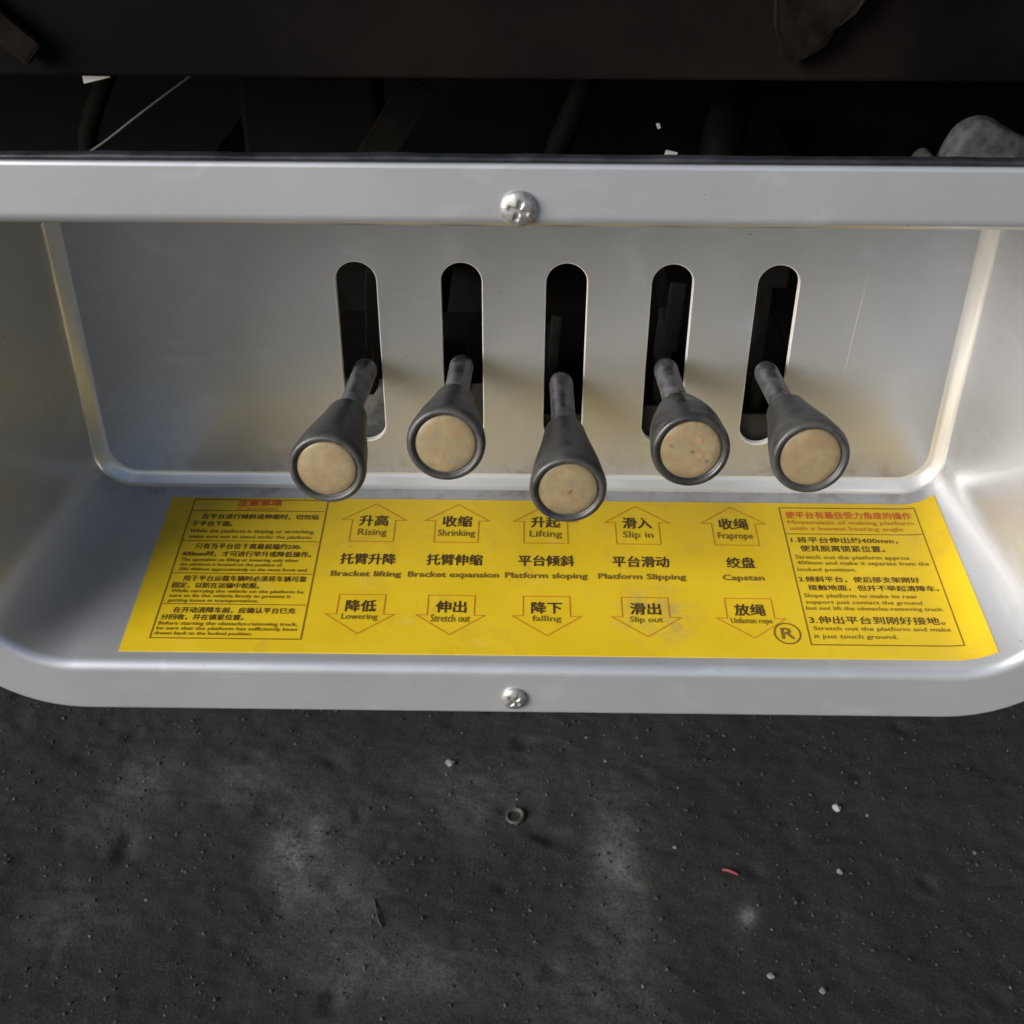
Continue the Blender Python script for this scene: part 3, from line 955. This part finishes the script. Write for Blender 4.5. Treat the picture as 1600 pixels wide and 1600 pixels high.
def stone(V, Fc, x, y, r, flat=0.6):
    k = len(V)
    ico = [(0, 0, 1), (.89, 0, .45), (.28, .85, .45), (-.72, .53, .45), (-.72, -.53, .45), (.28, -.85, .45), (.72, .53, -.45), (-.28, .85, -.45), (-.89, 0, -.45), (-.28, -.85, -.45), (.72, -.53, -.45), (0, 0, -1)]
    fi = [(0, 1, 2), (0, 2, 3), (0, 3, 4), (0, 4, 5), (0, 5, 1), (1, 6, 2), (2, 7, 3), (3, 8, 4), (4, 9, 5), (5, 10, 1), (2, 6, 7), (3, 7, 8), (4, 8, 9), (5, 9, 10), (1, 10, 6), (6, 11, 7), (7, 11, 8), (8, 11, 9), (9, 11, 10), (10, 11, 6)]
    an = random.random() * 6.28
    e = 0.6 + 0.7 * random.random()
    z0 = gh(x, y)
    for a, b_, c in ico:
        j = 0.75 + 0.5 * random.random()
        xx, yy = a * r * j * e, b_ * r * j
        V.append(((x + xx * math.cos(an) - yy * math.sin(an)) * MM, (y + xx * math.sin(an) + yy * math.cos(an)) * MM, (z0 + c * r * j * flat + r * 0.15) * MM))
    Fc += [tuple(k + q for q in f) for f in fi]

V, Fc, fm = [], [], []
for _ in range(4200):
    y = 250 + 520 * random.random() ** 1.1
    x = random.uniform(-700, 640)
    r = 0.6 + 1.9 * random.random() ** 4
    n0 = len(Fc)
    stone(V, Fc, x, y, r)
    fm += [random.choices((0, 1, 2), (0.70, 0.27, 0.03))[0]] * (len(Fc) - n0)
grit = mesh_obj('grit', V, Fc, [mat('dark_grit', (0.018, 0.0175, 0.017), 0.8), mat('grey_grit', (0.040, 0.0385, 0.036), 0.8), mat('pale_grit', (0.10, 0.097, 0.092), 0.8)], None, False, fm)
tag(grit, 'fine grit scattered over the dark dirty ground', 'grit', kind='stuff')

def pebble(x, y, r, col, label, flat=0.7):
    V, Fc = [], []
    stone(V, Fc, 0, 0, r, flat)
    z = gh(0, 0)
    V = [(a, b_, c - z * MM) for a, b_, c in V]
    o = mesh_obj('pebble', V, Fc, mat('pebble_stone', col, 0.75), None, False)
    o.location = (x * MM, y * MM, gh(x, y) * MM)
    return tag(o, label, 'pebble', 'pale pebbles on the ground')
pebble(337.9, 561.5, 6.0, (0.23, 0.225, 0.217), 'largest white pebble on the dark ground, right of the metal ring')
pebble(322, 471, 3.4, (0.16, 0.156, 0.148), 'small white pebble on bare ground right of the red scrap')
pebble(228, 346, 4.2, (0.16, 0.156, 0.148), 'pale grey pebble near the bottom edge, below the red scrap')
pebble(276, 331, 4.2, (0.11, 0.106, 0.1), 'dull grey pebble nearest the bottom edge, right of a paler one')
pebble(-101, 622, 5.4, (0.13, 0.138, 0.14), 'blue-grey pebble left of centre just below the tray')
pebble(150, 500, 3.2, (0.15, 0.146, 0.137), 'tiny pale pebble left of the red scrap')

V, Fc = tube(smooth_path([(-9, 3, 0), (-3, 1.5, 1.2), (4, -1.5, 1.2), (10, -5, 0.2)], 5), [1.4, 1.6, 1.7, 1.8, 1.9, 2.0, 2.0, 2.0, 2.0, 1.9, 1.9, 1.8, 1.7, 1.6, 1.5, 1.2], 10)
o = mesh_obj('red_scrap', V, Fc, mat('red_plastic', (0.17, 0.018, 0.024), 0.6))
o.scale = (0.85, 0.85, 0.85)
o.location = (0.205, 0.468, (gh(198, 467) + 1.5) * MM)
tag(o, 'short curved scrap of red plastic lying on the dark ground', 'scrap')
V, Fc = [], []
R0, r0 = 9.0, 2.6
for i in range(28):
    a_ = 2 * math.pi * i / 28
    for k in range(10):
        b_ = 2 * math.pi * k / 10
        V.append(((R0 + r0 * math.cos(b_)) * math.cos(a_) * MM, (R0 + r0 * math.cos(b_)) * math.sin(a_) * MM, r0 * math.sin(b_) * 1.3 * MM))
for i in range(28):
    for k in range(10):
        Fc.append((i * 10 + k, ((i + 1) % 28) * 10 + k, ((i + 1) % 28) * 10 + (k + 1) % 10, i * 10 + (k + 1) % 10))
o = mesh_obj('metal_ring', V, Fc, steel_paint('dirty_ring_steel', (0.03, 0.029, 0.026), (0.07, 0.066, 0.055), 0.6, 0.2, 100))
o.location = (-0.0234, 0.5435, (gh(-23, 543) + 0.4) * MM)
o.rotation_euler = (0.12, -0.15, 0)
tag(o, 'small dirty metal ring pressed into the ground below the tray', 'ring')
V, Fc = tube(smooth_path([(0, 16, 0), (3, 4, 1.2), (6, -8, 1), (11, -18, 0)], 5), 0.9, 8)
o = mesh_obj('twig', V, Fc, mat('dark_twig', (0.03, 0.027, 0.024), 0.7))
o.location = (-0.168, 0.412, (gh(-168, 412) + 0.8) * MM)
tag(o, 'thin dark twig lying on the ground near the bottom edge', 'twig')
